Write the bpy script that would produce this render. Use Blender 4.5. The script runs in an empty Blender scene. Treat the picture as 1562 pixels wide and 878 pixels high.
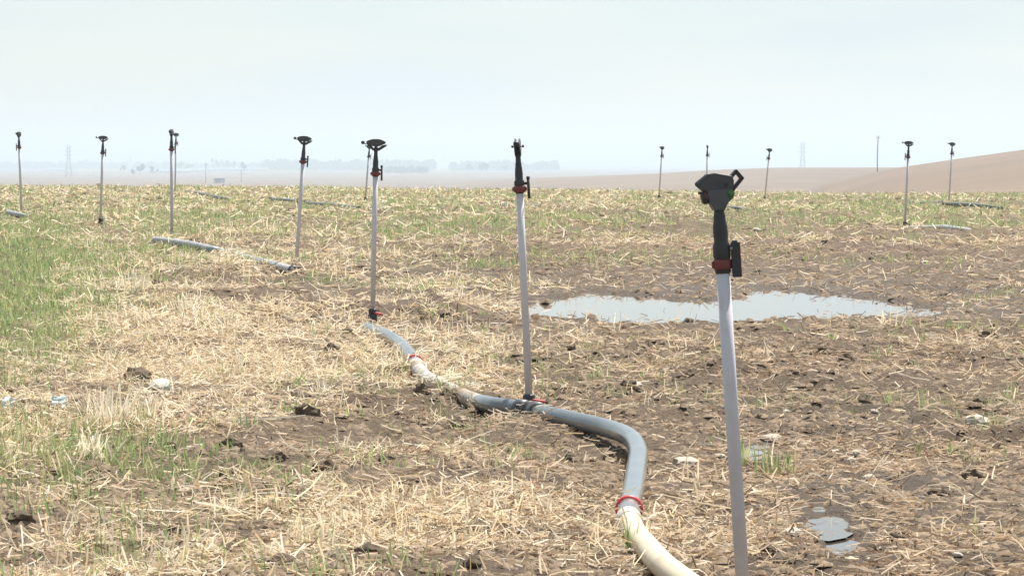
import bpy, math, random
import numpy as np
from mathutils import Vector, Matrix

R = math.radians
rng = np.random.default_rng(7)
random.seed(11)
scene = bpy.context.scene
COL = scene.collection

# ------------------------------------------------------------------ camera
F = 5300.0            # focal length in pixels of the 1562 wide photograph
CAM_H = 1.0
YH = 250.0            # pixel row of the eye level
PITCH = math.atan((439.0 - YH) / F)
cam_data = bpy.data.cameras.new('camera')
cam_data.sensor_width = 36.0
cam_data.lens = 36.0 * F / 1562.0
cam_data.clip_start = 0.1
cam_data.clip_end = 60000.0
cam = bpy.data.objects.new('camera', cam_data)
cam.location = (0, 0, CAM_H)
cam.rotation_euler = (R(90) - PITCH, 0, 0)
COL.objects.link(cam)
scene.camera = cam

# ------------------------------------------------------------------ sky, sun, exposure
SUN_EL, SUN_AZ = 60.0, 24.0      # ahead of the camera and to the right
world = bpy.data.worlds.new('World')
scene.world = world
world.use_nodes = True
wn = world.node_tree.nodes
wl = world.node_tree.links
bg = wn['Background']
sky = wn.new('ShaderNodeTexSky')
sky.sky_type = 'NISHITA'
sky.sun_disc = False
sky.sun_elevation = R(SUN_EL)
sky.sun_rotation = R(SUN_AZ)
sky.altitude = 600
sky.air_density = 1.0
sky.dust_density = 1.2
sky.ozone_density = 1.0
# thin high veil of cloud over the whole sky
tc = wn.new('ShaderNodeTexCoord')
mp = wn.new('ShaderNodeMapping'); mp.inputs['Scale'].default_value = (3.2, 3.2, 26.0)
mp.inputs['Rotation'].default_value = (0.0, 0.09, 0.3)
nz = wn.new('ShaderNodeTexNoise'); nz.inputs['Scale'].default_value = 1.6; nz.inputs['Detail'].default_value = 5.0
nz.inputs['Roughness'].default_value = 0.45
rp = wn.new('ShaderNodeValToRGB')
rp.color_ramp.elements[0].position = 0.42; rp.color_ramp.elements[0].color = (0.15, 0.15, 0.15, 1)
rp.color_ramp.elements[1].position = 0.60; rp.color_ramp.elements[1].color = (0.92, 0.92, 0.92, 1)
mx = wn.new('ShaderNodeMixRGB'); mx.blend_type = 'MIX'
mx.inputs['Color2'].default_value = (5.55, 6.2, 6.35, 1)
wl.new(tc.outputs['Generated'], mp.inputs['Vector'])
wl.new(mp.outputs['Vector'], nz.inputs['Vector'])
wl.new(nz.outputs['Fac'], rp.inputs['Fac'])
wl.new(rp.outputs['Color'], mx.inputs['Fac'])
wl.new(sky.outputs['Color'], mx.inputs['Color1'])
wl.new(mx.outputs['Color'], bg.inputs['Color'])
bg.inputs['Strength'].default_value = 0.060

sun_dir = Vector((math.sin(R(SUN_AZ)) * math.cos(R(SUN_EL)), math.cos(R(SUN_AZ)) * math.cos(R(SUN_EL)), math.sin(R(SUN_EL))))
sd = bpy.data.lights.new('sun', 'SUN')
sd.energy = 4.2
sd.angle = R(1.5)
sd.color = (1.0, 0.96, 0.90)
sun = bpy.data.objects.new('sun', sd)
sun.rotation_euler = sun_dir.to_track_quat('Z', 'Y').to_euler()
sun.location = (20, 40, 60)
COL.objects.link(sun)

scene.view_settings.view_transform = 'Standard'
scene.view_settings.look = 'None'
scene.view_settings.gamma = 1.0
scene.view_settings.use_curve_mapping = False
scene.view_settings.exposure = 1.03
scene.render.engine = 'CYCLES'
scene.cycles.use_denoising = True
scene.cycles.max_bounces = 6
scene.cycles.diffuse_bounces = 2
scene.cycles.glossy_bounces = 3
scene.cycles.transmission_bounces = 2
scene.cycles.transparent_max_bounces = 6
scene.cycles.volume_bounces = 1

# ------------------------------------------------------------------ picture geometry helpers
CT, ST = math.cos(PITCH), math.sin(PITCH)

def proj(x, y, z):
    """world point(s) -> pixel of the photograph (a fixed lookup, used to lay out the field)"""
    dz = z - CAM_H
    dep = y * CT - dz * ST
    up = y * ST + dz * CT
    dep = np.maximum(dep, 0.05)
    return 781.0 + F * x / dep, 439.0 - F * up / dep

def hash2(ix, iy, seed):
    h = (ix.astype(np.int64) * 374761393 + iy.astype(np.int64) * 668265263 + seed * 1442695041) & 0x7fffffff
    h = ((h ^ (h >> 13)) * 1274126177) & 0x7fffffff
    h = (h ^ (h >> 16)) & 0xffffff
    return h / float(0xffffff)

def vnoise(x, y, seed=0):
    x = np.asarray(x, dtype=float); y = np.asarray(y, dtype=float)
    ix = np.floor(x); iy = np.floor(y)
    fx = x - ix; fy = y - iy
    fx = fx * fx * fx * (fx * (fx * 6 - 15) + 10); fy = fy * fy * fy * (fy * (fy * 6 - 15) + 10)
    a = hash2(ix, iy, seed); b = hash2(ix + 1, iy, seed)
    c = hash2(ix, iy + 1, seed); d = hash2(ix + 1, iy + 1, seed)
    return (a * (1 - fx) + b * fx) * (1 - fy) + (c * (1 - fx) + d * fx) * fy - 0.5

def fbm(x, y, scale, octaves=3, seed=0):
    v = 0; amp = 1.0; f = 1.0 / scale
    for o in range(octaves):
        ca, sa = math.cos(0.6 + o), math.sin(0.6 + o)
        v = v + amp * vnoise((x * ca - y * sa) * f, (x * sa + y * ca) * f, seed + o * 17)
        amp *= 0.5; f *= 2.03
    return v

def sstep(a, b, v):
    t = np.clip((np.asarray(v, dtype=float) - a) / (b - a), 0, 1)
    return t * t * (3 - 2 * t)

# sprinklers: (top px, top py, base px, base py, yaw of head in degrees, kind)
SPR = [
    (1093, 262, 1141, 1004, 8, 'wide'),
    (789, 211, 808, 620, 86, 'std'),
    (574, 212, 568, 493, 4, 'std'),
    (465, 207, 451, 416, -10, 'std'),
    (262, 197, 262, 362, 84, 'std'),
    (158, 207, 153, 347, 6, 'std'),
    (29, 201, 33, 328, 74, 'std'),
    (269, 203, 267, 290, 20, 'std'),
    (564, 221, 557, 316, 30, 'std'),
    (1010, 223, 1005, 305, 48, 'std'),
    (1079, 221, 1077, 307, 80, 'std'),
    (1174, 226, 1166, 310, 28, 'std'),
    (1386, 215, 1380, 346, 5, 'std'),
    (1452, 217, 1447, 310, 14, 'std'),
]
ctl = []
for (tx, ty, bx_, by_, yaw, k) in SPR:
    h = by_ - ty
    d = F * 1.0 / h
    ctl.append(((bx_ - 781) * d / F, d, CAM_H - (by_ - YH) / h))
ctl = np.array(ctl)
A = np.stack([np.ones(len(ctl)), ctl[:, 1], ctl[:, 1] ** 2, ctl[:, 0]], 1)
FIT = np.linalg.lstsq(A, ctl[:, 2], rcond=None)[0]

def field_z(x, y):
    xx = 9.0 * np.tanh(x / 9.0)
    yy = np.clip(y, 2.0, 95.0)
    return FIT[0] + FIT[1] * yy + FIT[2] * yy ** 2 + FIT[3] * xx

def ridge(px, pts):
    p = np.array(pts, dtype=float)
    return np.interp(px, p[:, 0], p[:, 1])

NEAR_H = [(-9000, 330), (1180, 318), (1260, 284), (1330, 265), (1365, 257), (1450, 244), (1562, 228), (1900, 196), (2600, 182), (9000, 190)]
FAR_H = [(-9000, 330), (640, 300), (740, 283), (850, 273), (1000, 266), (1090, 260), (1180, 256.5), (1365, 256), (1600, 258), (2200, 254), (9000, 256)]

def land_z(x, y):
    """far land behind the brow of the field"""
    d = np.maximum(y, 20.0)
    px = 781 + F * x / d
    plain = -2.0 - 4.0 * sstep(140, 600, y) + 1.1 * fbm(x, y, 260.0, 3, 5) * sstep(150, 500, y)
    plain = plain + 1.2 * sstep(2500, 12000, y) * 3
    hn = CAM_H + (YH - ridge(px, NEAR_H)) * 500.0 / F + 0.25 * fbm(x, y, 90, 3, 9)
    bn = np.where(y < 500, sstep(150, 500, y), 1 - sstep(500, 1000, y))
    hf = CAM_H + (YH - ridge(px, FAR_H)) * 900.0 / F + 0.3 * fbm(x, y, 160, 3, 19)
    bf = np.where(y < 900, sstep(350, 900, y), 1 - sstep(900, 1900, y))
    z = plain + np.maximum(hf - plain, 0) * bf
    z = z + np.maximum(hn - z, 0) * bn
    return z

# puddles: outline in pixels of the photograph
PUD = np.array([(792, 466), (830, 461), (872, 455), (900, 446), (960, 452), (1060, 462), (1110, 459), (1150, 449),
                (1175, 443), (1235, 449), (1300, 454), (1360, 462), (1425, 473), (1390, 480), (1300, 482), (1150, 487),
                (1010, 494), (950, 491), (880, 485), (815, 483), (795, 476)], dtype=float)
SMALL_PUD = [(1258, 796, 30, 15), (1282, 827, 22, 14), (1152, 688, 15, 9), (1246, 773, 12, 6)]

def poly_sd(px, py, P, ys):
    """signed distance to polygon (negative inside); vertical axis stretched by ys"""
    px = np.asarray(px, dtype=float); py = np.asarray(py, dtype=float) * ys
    best = np.full(px.shape, 1e9); inside = np.zeros(px.shape, bool)
    n = len(P)
    for i in range(n):
        ax, ay = P[i][0], P[i][1] * ys
        bx, by = P[(i + 1) % n][0], P[(i + 1) % n][1] * ys
        ex, ey = bx - ax, by - ay
        t = np.clip(((px - ax) * ex + (py - ay) * ey) / (ex * ex + ey * ey), 0, 1)
        dd = np.hypot(px - ax - t * ex, py - ay - t * ey)
        best = np.minimum(best, dd)
        cond = ((ay > py) != (by > py)) & (px < (bx - ax) * (py - ay) / (by - ay + 1e-12) + ax)
        inside ^= cond
    return np.where(inside, -best, best)

def pix_ground(px, py, fn=None, dmin=4.0, dmax=120.0):
    """point of the field seen at a pixel"""
    fn = fn or field_z
    dx = (px - 781.0) / F; dv = (439.0 - py) / F
    dirv = np.array([dx, CT + dv * ST, -ST + dv * CT])
    ts = np.geomspace(dmin, dmax, 3000)
    X = dirv[0] * ts; Y = dirv[1] * ts; Z = CAM_H + dirv[2] * ts
    below = Z < fn(X, Y)
    i = int(np.argmax(below)) if below.any() else len(ts) - 1
    return np.array([X[i], Y[i], float(fn(X[i:i + 1], Y[i:i + 1])[0])])

_pw = pix_ground(1000, 489)
PUD_Z = float(_pw[2]) + 0.004
SP_W = [pix_ground(a, b) for (a, b, _, _) in SMALL_PUD]

def pud_mask(x, y):
    px, py = proj(x, y, np.full(np.shape(x), PUD_Z))
    px = px + 34 * fbm(x, y, 0.4, 3, 71); py = py + 5.0 * fbm(x, y, 0.22, 3, 77) + 5.0 * fbm(x, y, 0.07, 2, 79)
    return poly_sd(px, py, PUD, 4.0)

def macro_z(x, y):
    x = np.asarray(x, dtype=float); y = np.asarray(y, dtype=float)
    zf = field_z(x, y)
    t = sstep(76, 140, y + 10 * fbm(x, y, 14, 2, 3))
    z = zf * (1 - t) + land_z(x, y) * t
    return z

def micro_z(x, y):
    fade = 1 - sstep(100, 200, y)
    a = 0.060 * fbm(x, y, 0.95, 2, 21)
    b = fbm(x, y, 0.26, 2, 33)
    c = np.abs(fbm(x, y, 0.12, 2, 37))
    rough = np.clip(0.75 + 1.5 * fbm(x, y, 1.6, 2, 44), 0.3, 1.4)
    cl = (0.075 * np.maximum(b, -0.3) + 0.060 * (0.25 - c)) * rough
    return (a + cl) * fade

def ground_z(x, y):
    x = np.atleast_1d(np.asarray(x, dtype=float)); y = np.atleast_1d(np.asarray(y, dtype=float))
    z = macro_z(x, y) + micro_z(x, y)
    near = (y > 15) & (y < 30) & (np.abs(x - 1.2) < 3.0)
    if near.any():
        xs, ys = x[near], y[near]
        sdv = pud_mask(xs, ys)
        inner = PUD_Z - 0.022 + 0.085 * np.maximum(fbm(xs, ys, 0.20, 2, 90) - 0.45, -0.05)
        rim = np.clip(z[near], PUD_Z + 0.003, PUD_Z + 0.02)
        s = sstep(19, 0, sdv)
        zz = z[near] + (rim - z[near]) * sstep(110, 40, sdv)
        zz = zz * (1 - s) + inner * s
        z[near] = zz
    for (P, (a, b, ra, rb)) in zip(SP_W, SMALL_PUD):
        sel = (np.abs(x - P[0]) < 0.4) & (np.abs(y - P[1]) < 1.2)
        if sel.any():
            px, py = proj(x[sel], y[sel], field_z(x[sel], y[sel]))
            px = px + 16 * fbm(x[sel], y[sel], 0.08, 2, 51); py = py + 6 * fbm(x[sel], y[sel], 0.1, 2, 52)
            e = np.hypot((px - a) / ra, (py - b) / rb)
            s = sstep(1.6, 0.85, e)
            z[sel] = z[sel] * (1 - s) + (P[2] - 0.03) * s
            zs = z[sel]
            k = sstep(3.4, 1.8, e) * (1 - s)
            z[sel] = zs * (1 - k) + np.clip(zs, P[2] + 0.001, P[2] + 0.008) * k
    return z

def gz(x, y):
    return float(ground_z(x, y)[0])

def at(px, py):
    """field point at a pixel, on the rough ground"""
    p = pix_ground(px, py)
    return Vector((p[0], p[1], gz(p[0], p[1])))

# ------------------------------------------------------------------ materials
def mat(name, col, rough=0.7, metal=0.0, noise=None, bump=None, spec=None):
    """noise = (scale, other colour, [contrast lo, hi]); bump = (scale, strength, distance)"""
    m = bpy.data.materials.new(name)
    m.use_nodes = True
    nt = m.node_tree; n = nt.nodes; l = nt.links
    b = n['Principled BSDF']
    b.inputs['Base Color'].default_value = (*col, 1)
    b.inputs['Roughness'].default_value = rough
    b.inputs['Metallic'].default_value = metal
    if spec is not None:
        b.inputs['Specular IOR Level'].default_value = spec
    t = n.new('ShaderNodeTexCoord')
    if noise:
        nn = n.new('ShaderNodeTexNoise'); nn.inputs['Scale'].default_value = noise[0]
        nn.inputs['Detail'].default_value = 6; nn.inputs['Roughness'].default_value = 0.65
        r = n.new('ShaderNodeValToRGB')
        lo, hi = noise[2] if len(noise) > 2 else (0.35, 0.65)
        r.color_ramp.elements[0].position = lo; r.color_ramp.elements[0].color = (*col, 1)
        r.color_ramp.elements[1].position = hi; r.color_ramp.elements[1].color = (*noise[1], 1)
        l.new(t.outputs['Object'], nn.inputs['Vector']); l.new(nn.outputs['Fac'], r.inputs['Fac'])
        l.new(r.outputs['Color'], b.inputs['Base Color'])
    if bump:
        nb = n.new('ShaderNodeTexNoise'); nb.inputs['Scale'].default_value = bump[0]; nb.inputs['Detail'].default_value = 6
        bu = n.new('ShaderNodeBump'); bu.inputs['Strength'].default_value = bump[1]; bu.inputs['Distance'].default_value = bump[2]
        l.new(t.outputs['Object'], nb.inputs['Vector']); l.new(nb.outputs['Fac'], bu.inputs['Height'])
        l.new(bu.outputs['Normal'], b.inputs['Normal'])
    return m

def island_mat(name, cols, rough=0.75, trans=0.0):
    """colour varies from one blade to the next"""
    m = bpy.data.materials.new(name); m.use_nodes = True
    nt = m.node_tree; n = nt.nodes; l = nt.links
    b = n['Principled BSDF']; b.inputs['Roughness'].default_value = rough
    b.inputs['Specular IOR Level'].default_value = 0.25
    g = n.new('ShaderNodeNewGeometry')
    r = n.new('ShaderNodeValToRGB')
    els = r.color_ramp.elements
    while len(els) < len(cols):
        els.new(0.5)
    for e, (p, c) in zip(els, cols):
        e.position = p; e.color = (*c, 1)
    l.new(g.outputs['Random Per Island'], r.inputs['Fac'])
    l.new(r.outputs['Color'], b.inputs['Base Color'])
    if trans > 0:
        tr = n.new('ShaderNodeBsdfTranslucent'); ms = n.new('ShaderNodeMixShader')
        ms.inputs['Fac'].default_value = trans
        l.new(r.outputs['Color'], tr.inputs['Color'])
        l.new(b.outputs['BSDF'], ms.inputs[1]); l.new(tr.outputs['BSDF'], ms.inputs[2])
        l.new(ms.outputs['Shader'], n['Material Output'].inputs['Surface'])
    return m

def ground_material():
    m = bpy.data.materials.new('field_soil'); m.use_nodes = True
    nt = m.node_tree; n = nt.nodes; l = nt.links
    b = n['Principled BSDF']
    t = n.new('ShaderNodeTexCoord')
    def noise(scale, detail=6, rough=0.6, vec=None):
        q = n.new('ShaderNodeTexNoise'); q.inputs['Scale'].default_value = scale
        q.inputs['Detail'].default_value = detail; q.inputs['Roughness'].default_value = rough
        l.new(vec or t.outputs['Object'], q.inputs['Vector']); return q
    def ramp(src, p0, c0, p1, c1):
        q = n.new('ShaderNodeValToRGB')
        q.color_ramp.elements[0].position = p0; q.color_ramp.elements[0].color = (*c0, 1)
        q.color_ramp.elements[1].position = p1; q.color_ramp.elements[1].color = (*c1, 1)
        l.new(src, q.inputs['Fac']); return q
    def mixc(f, a, c):
        q = n.new('ShaderNodeMixRGB'); l.new(f, q.inputs['Fac']); l.new(a, q.inputs['Color1'])
        if isinstance(c, tuple): q.inputs['Color2'].default_value = (*c, 1)
        else: l.new(c, q.inputs['Color2'])
        return q
    def attr(name):
        q = n.new('ShaderNodeAttribute'); q.attribute_name = name; return q.outputs['Fac']
    def mul(a, k):
        q = n.new('ShaderNodeMath'); q.operation = 'MULTIPLY'; l.new(a, q.inputs[0])
        if isinstance(k, (int, float)): q.inputs[1].default_value = k
        else: l.new(k, q.inputs[1])
        return q.outputs[0]
    n1 = noise(7.0, 8, 0.7); n2 = noise(45.0, 5, 0.7); n3 = noise(0.8, 4)
    soil = ramp(n1.outputs['Fac'], 0.34, (0.10, 0.066, 0.043), 0.7, (0.285, 0.20, 0.137))
    soil2 = mixc(mul(ramp(n3.outputs['Fac'], 0.4, (0, 0, 0), 0.65, (1, 1, 1)).outputs['Color'], 0.5), soil.outputs['Color'], (0.24, 0.167, 0.112))
    grit = ramp(noise(130.0, 3, 0.8).outputs['Fac'], 0.36, (0.45, 0.45, 0.45), 0.62, (1.15, 1.15, 1.15))
    sg = n.new('ShaderNodeMixRGB'); sg.blend_type = 'MULTIPLY'; sg.inputs['Fac'].default_value = 1.0
    l.new(soil2.outputs['Color'], sg.inputs['Color1']); l.new(grit.outputs['Color'], sg.inputs['Color2'])
    soil2 = sg
    # broken straw and chaff trodden into the soil
    chaff = ramp(n2.outputs['Fac'], 0.47, (0, 0, 0), 0.6, (1, 1, 1))
    c1 = mixc(mul(chaff.outputs['Color'], attr('straw')), soil2.outputs['Color'], (0.50, 0.37, 0.22))
    gn = ramp(noise(20.0, 4).outputs['Fac'], 0.42, (0, 0, 0), 0.6, (1, 1, 1))
    c2 = mixc(mul(gn.outputs['Color'], attr('green')), c1.outputs['Color'], (0.19, 0.23, 0.085))
    wet = mixc(attr('wet'), c2.outputs['Color'], (0.105, 0.073, 0.048))
    # bare slopes beyond the field
    tan = ramp(noise(0.02, 6, 0.55).outputs['Fac'], 0.35, (0.155, 0.10, 0.062), 0.66, (0.215, 0.143, 0.092))
    tan2 = mixc(mul(ramp(noise(0.15, 5).outputs['Fac'], 0.46, (0, 0, 0), 0.66, (1, 1, 1)).outputs['Color'], 0.55), tan.outputs['Color'], (0.15, 0.112, 0.068))
    fin = mixc(attr('land'), wet.outputs['Color'], tan2.outputs['Color'])
    l.new(fin.outputs['Color'], b.inputs['Base Color'])
    rr = n.new('ShaderNodeMapRange'); l.new(attr('wet'), rr.inputs['Value'])
    rr.inputs['To Min'].default_value = 0.92; rr.inputs['To Max'].default_value = 0.55
    l.new(rr.outputs['Result'], b.inputs['Roughness'])
    b.inputs['Specular IOR Level'].default_value = 0.25
    bu = n.new('ShaderNodeBump'); bu.inputs['Strength'].default_value = 1.0; bu.inputs['Distance'].default_value = 0.035
    l.new(noise(34.0, 8, 0.78).outputs['Fac'], bu.inputs['Height']); l.new(bu.outputs['Normal'], b.inputs['Normal'])
    return m

M = {}
M['ground'] = ground_material()
M['clod'] = mat('dry_clod', (0.145, 0.10, 0.064), 0.95, noise=(14, (0.26, 0.187, 0.118)), bump=(45, 0.8, 0.01))
M['stone'] = mat('pale_stone', (0.48, 0.40, 0.31), 0.85, noise=(18, (0.60, 0.52, 0.42)), bump=(60, 0.5, 0.004))
M['stone_white'] = mat('white_stone', (0.66, 0.60, 0.48), 0.8, noise=(20, (0.78, 0.73, 0.62)), bump=(60, 0.5, 0.004))
M['tube'] = mat('riser_tube_plastic', (0.68, 0.655, 0.675), 0.55, noise=(22, (0.58, 0.55, 0.53), (0.45, 0.85)), bump=(30, 0.05, 0.002))
M['black'] = mat('black_plastic', (0.030, 0.031, 0.035), 0.5, noise=(40, (0.04, 0.038, 0.036)))
M['dark'] = mat('dark_grey_plastic', (0.050, 0.052, 0.060), 0.38, noise=(40, (0.075, 0.074, 0.074)))
M['grey_plastic'] = mat('grey_plastic', (0.075, 0.080, 0.092), 0.4, noise=(40, (0.10, 0.10, 0.105)))
M['red'] = mat('red_plastic_collar', (0.20, 0.040, 0.034), 0.5, noise=(40, (0.15, 0.038, 0.034)))
M['rubber'] = mat('red_rubber_ring', (0.72, 0.05, 0.05), 0.45, noise=(30, (0.6, 0.06, 0.06)))
M['green_nozzle'] = mat('green_nozzle_plastic', (0.06, 0.16, 0.05), 0.45)
M['pipe'] = mat('grey_pipe_plastic', (0.125, 0.142, 0.15), 0.17, noise=(5, (0.21, 0.225, 0.225), (0.42, 0.75)), bump=(12, 0.05, 0.003))
M['pipe_dark'] = mat('dark_grey_pipe', (0.115, 0.125, 0.12), 0.65, noise=(6, (0.19, 0.185, 0.165), (0.45, 0.7)))
M['pipe_mud'] = mat('mud_stained_pipe', (0.50, 0.49, 0.46), 0.55, noise=(9, (0.30, 0.225, 0.15), (0.40, 0.58)), bump=(25, 0.1, 0.004))
M['pipe_dust'] = mat('dusty_grey_pipe', (0.29, 0.315, 0.325), 0.45, noise=(6, (0.43, 0.405, 0.36), (0.4, 0.65)), bump=(25, 0.1, 0.004))
M['pipe_cream'] = mat('cream_pipe_plastic', (0.66, 0.56, 0.39), 0.45, noise=(11, (0.42, 0.31, 0.19), (0.52, 0.80)), bump=(25, 0.1, 0.004))
M['coupling'] = mat('pale_coupling', (0.58, 0.53, 0.45), 0.4, noise=(12, (0.5, 0.42, 0.33)))
M['scrap'] = mat('white_plastic_film', (0.82, 0.83, 0.83), 0.35)
M['scrap_green'] = mat('pale_green_plastic_film', (0.62, 0.72, 0.66), 0.35)
M['straw'] = island_mat('pale_straw', [(0.0, (0.45, 0.31, 0.175)), (0.2, (0.74, 0.58, 0.36)), (0.55, (0.85, 0.715, 0.49)), (1.0, (0.91, 0.82, 0.67))], 0.5, 0.5)
M['straw_white'] = island_mat('bleached_straw', [(0.0, (0.66, 0.54, 0.36)), (0.4, (0.80, 0.71, 0.53)), (1.0, (0.88, 0.82, 0.68))], 0.6, 0.5)
M['straw_dull'] = island_mat('weathered_straw', [(0.0, (0.19, 0.12, 0.075)), (0.4, (0.42, 0.295, 0.185)), (0.75, (0.65, 0.49, 0.325)), (1.0, (0.80, 0.65, 0.49))], 0.6, 0.45)
M['grass'] = island_mat('green_grass', [(0.0, (0.22, 0.31, 0.115)), (0.45, (0.32, 0.415, 0.165)), (0.7, (0.45, 0.45, 0.21)), (1.0, (0.60, 0.54, 0.29))], 0.55, 0.5)
M['steel'] = mat('galvanised_steel', (0.30, 0.31, 0.33), 0.5, metal=0.3)
M['wood'] = mat('weathered_pole_wood', (0.13, 0.10, 0.08), 0.9, noise=(3, (0.19, 0.15, 0.12)))
M['wall_white'] = mat('whitewashed_wall', (0.74, 0.74, 0.72), 0.8, noise=(0.6, (0.62, 0.61, 0.58)))
M['wall_grey'] = mat('grey_block_wall', (0.20, 0.19, 0.18), 0.9, noise=(1.5, (0.28, 0.265, 0.25)))
M['roof'] = mat('grey_sheet_roof', (0.20, 0.22, 0.25), 0.6, noise=(0.8, (0.28, 0.30, 0.32)))
M['opening'] = mat('dark_window_glass', (0.03, 0.035, 0.04), 0.15)
M['leaf'] = island_mat('tree_leaves', [(0.0, (0.04, 0.06, 0.025)), (0.6, (0.07, 0.095, 0.04)), (1.0, (0.11, 0.13, 0.06))], 0.6, 0.2)
M['bark'] = mat('tree_bark', (0.10, 0.075, 0.055), 0.9, noise=(4, (0.16, 0.125, 0.095)))

def water_material():
    m = bpy.data.materials.new('puddle_water'); m.use_nodes = True
    nt = m.node_tree; n = nt.nodes; l = nt.links
    b = n['Principled BSDF']
    b.inputs['Base Color'].default_value = (0.09, 0.07, 0.05, 1)
    b.inputs['Roughness'].default_value = 0.03; b.inputs['IOR'].default_value = 1.33
    t = n.new('ShaderNodeTexCoord'); q = n.new('ShaderNodeTexNoise'); q.inputs['Scale'].default_value = 9.0
    bu = n.new('ShaderNodeBump'); bu.inputs['Strength'].default_value = 0.03; bu.inputs['Distance'].default_value = 0.002
    l.new(t.outputs['Object'], q.inputs['Vector']); l.new(q.outputs['Fac'], bu.inputs['Height']); l.new(bu.outputs['Normal'], b.inputs['Normal'])
    return m
M['water'] = water_material()

# ------------------------------------------------------------------ mesh helpers
class MB:
    def __init__(self):
        self.v = []; self.f = []; self.smooth = []
    def add(self, vs, fs, smooth=False):
        o = len(self.v)
        self.v += [tuple(p) for p in vs]
        self.f += [tuple(i + o for i in f) for f in fs]
        self.smooth += [smooth] * len(fs)
    def box(self, c, s, rot=None):
        c = Vector(c); hx, hy, hz = s[0] / 2, s[1] / 2, s[2] / 2
        vs = [Vector((x, y, z)) for x in (-hx, hx) for y in (-hy, hy) for z in (-hz, hz)]
        if rot: vs = [rot @ p for p in vs]
        self.add([p + c for p in vs], [(0, 1, 3, 2), (4, 6, 7, 5), (0, 4, 5, 1), (2, 3, 7, 6), (0, 2, 6, 4), (1, 5, 7, 3)])
    def lathe(self, prof, n=16, origin=(0, 0, 0), rot=None, cap=True):
        """prof = [(radius, z)] from bottom to top"""
        vs = []; fs = []
        for (r, z) in prof:
            for k in range(n):
                a = 2 * math.pi * k / n
                p = Vector((r * math.cos(a), r * math.sin(a), z))
                if rot: p = rot @ p
                vs.append(p + Vector(origin))
        for i in range(len(prof) - 1):
            for k in range(n):
                k2 = (k + 1) % n
                fs.append((i * n + k, i * n + k2, (i + 1) * n + k2, (i + 1) * n + k))
        self.add(vs, fs, True)
        if cap:
            o = len(self.v) - len(vs)
            self.f.append(tuple(o + k for k in reversed(range(n)))); self.smooth.append(False)
            o2 = o + (len(prof) - 1) * n
            self.f.append(tuple(o2 + k for k in range(n))); self.smooth.append(False)
    def prism(self, poly, y0, y1):
        """outline in x,z extruded along y"""
        n = len(poly)
        vs = [(x, y0, z) for x, z in poly] + [(x, y1, z) for x, z in poly]
        fs = [tuple(range(n)), tuple(reversed(range(n, 2 * n)))]
        fs += [(i, n + i, n + (i + 1) % n, (i + 1) % n) for i in range(n)]
        self.add(vs, fs)
    def tube(self, pts, rad, n=12, cap=True):
        pts = [Vector(p) for p in pts]
        rads = rad if isinstance(rad, (list, tuple)) else [rad] * len(pts)
        vs = []; fs = []
        for i, p in enumerate(pts):
            t = (pts[min(i + 1, len(pts) - 1)] - pts[max(i - 1, 0)]).normalized()
            up = Vector((0, 0, 1)) if abs(t.z) < 0.95 else Vector((1, 0, 0))
            a = t.cross(up).normalized(); b = a.cross(t).normalized()
            for k in range(n):
                an = 2 * math.pi * k / n
                vs.append(p + rads[i] * (math.cos(an) * a + math.sin(an) * b))
        for i in range(len(pts) - 1):
            for k in range(n):
                k2 = (k + 1) % n
                fs.append((i * n + k, (i + 1) * n + k, (i + 1) * n + k2, i * n + k2))
        self.add(vs, fs, True)
        if cap:
            o = len(self.v) - len(vs)
            self.f.append(tuple(o + k for k in range(n))); self.smooth.append(False)
            self.f.append(tuple(o + (len(pts) - 1) * n + k for k in reversed(range(n)))); self.smooth.append(False)
    def build(self, name, material, parent=None, bevel=0):
        me = bpy.data.meshes.new(name)
        me.from_pydata(self.v, [], self.f)
        me.polygons.foreach_set('use_smooth', self.smooth)
        me.update()
        o = bpy.data.objects.new(name, me)
        COL.objects.link(o)
        me.materials.append(material)
        if parent: o.parent = parent
        if bevel:
            md = o.modifiers.new('bevel', 'BEVEL'); md.width = bevel; md.segments = 2; md.limit_method = 'ANGLE'; md.angle_limit = R(35)
        return o

def tag(o, label=None, cat=None, group=None, kind=None):
    if label: o['label'] = label
    if cat: o['category'] = cat
    if group: o['group'] = group
    if kind: o['kind'] = kind
    return o

def empty(name, loc, label, cat, group=None, rz=0.0):
    o = bpy.data.objects.new(name, None)
    o.empty_display_size = 0.1
    COL.objects.link(o); o.location = loc; o.rotation_euler = (0, 0, rz)
    return tag(o, label, cat, group)

def catmull(P, per=8):
    P = [Vector(p) for p in P]
    Q = [2 * P[0] - P[1]] + P + [2 * P[-1] - P[-2]]
    out = []
    for i in range(1, len(Q) - 2):
        p0, p1, p2, p3 = Q[i - 1], Q[i], Q[i + 1], Q[i + 2]
        for k in range(per):
            t = k / per
            out.append(0.5 * ((2 * p1) + (p2 - p0) * t + (2 * p0 - 5 * p1 + 4 * p2 - p3) * t * t + (3 * p1 - p0 - 3 * p2 + p3) * t ** 3))
    out.append(P[-1])
    return out

def np_mesh(name, verts, quads, material, smooth=False):
    me = bpy.data.meshes.new(name)
    nv, nq = len(verts), len(quads)
    me.vertices.add(nv); me.vertices.foreach_set('co', np.ascontiguousarray(verts, dtype=np.float32).ravel())
    me.loops.add(nq * 4); me.loops.foreach_set('vertex_index', np.ascontiguousarray(quads, dtype=np.int32).ravel())
    me.polygons.add(nq); me.polygons.foreach_set('loop_start', np.arange(0, nq * 4, 4, dtype=np.int32))
    if smooth: me.polygons.foreach_set('use_smooth', np.ones(nq, dtype=bool))
    me.update(calc_edges=True)
    me.materials.append(material)
    o = bpy.data.objects.new(name, me)
    COL.objects.link(o)
    return o

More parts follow.
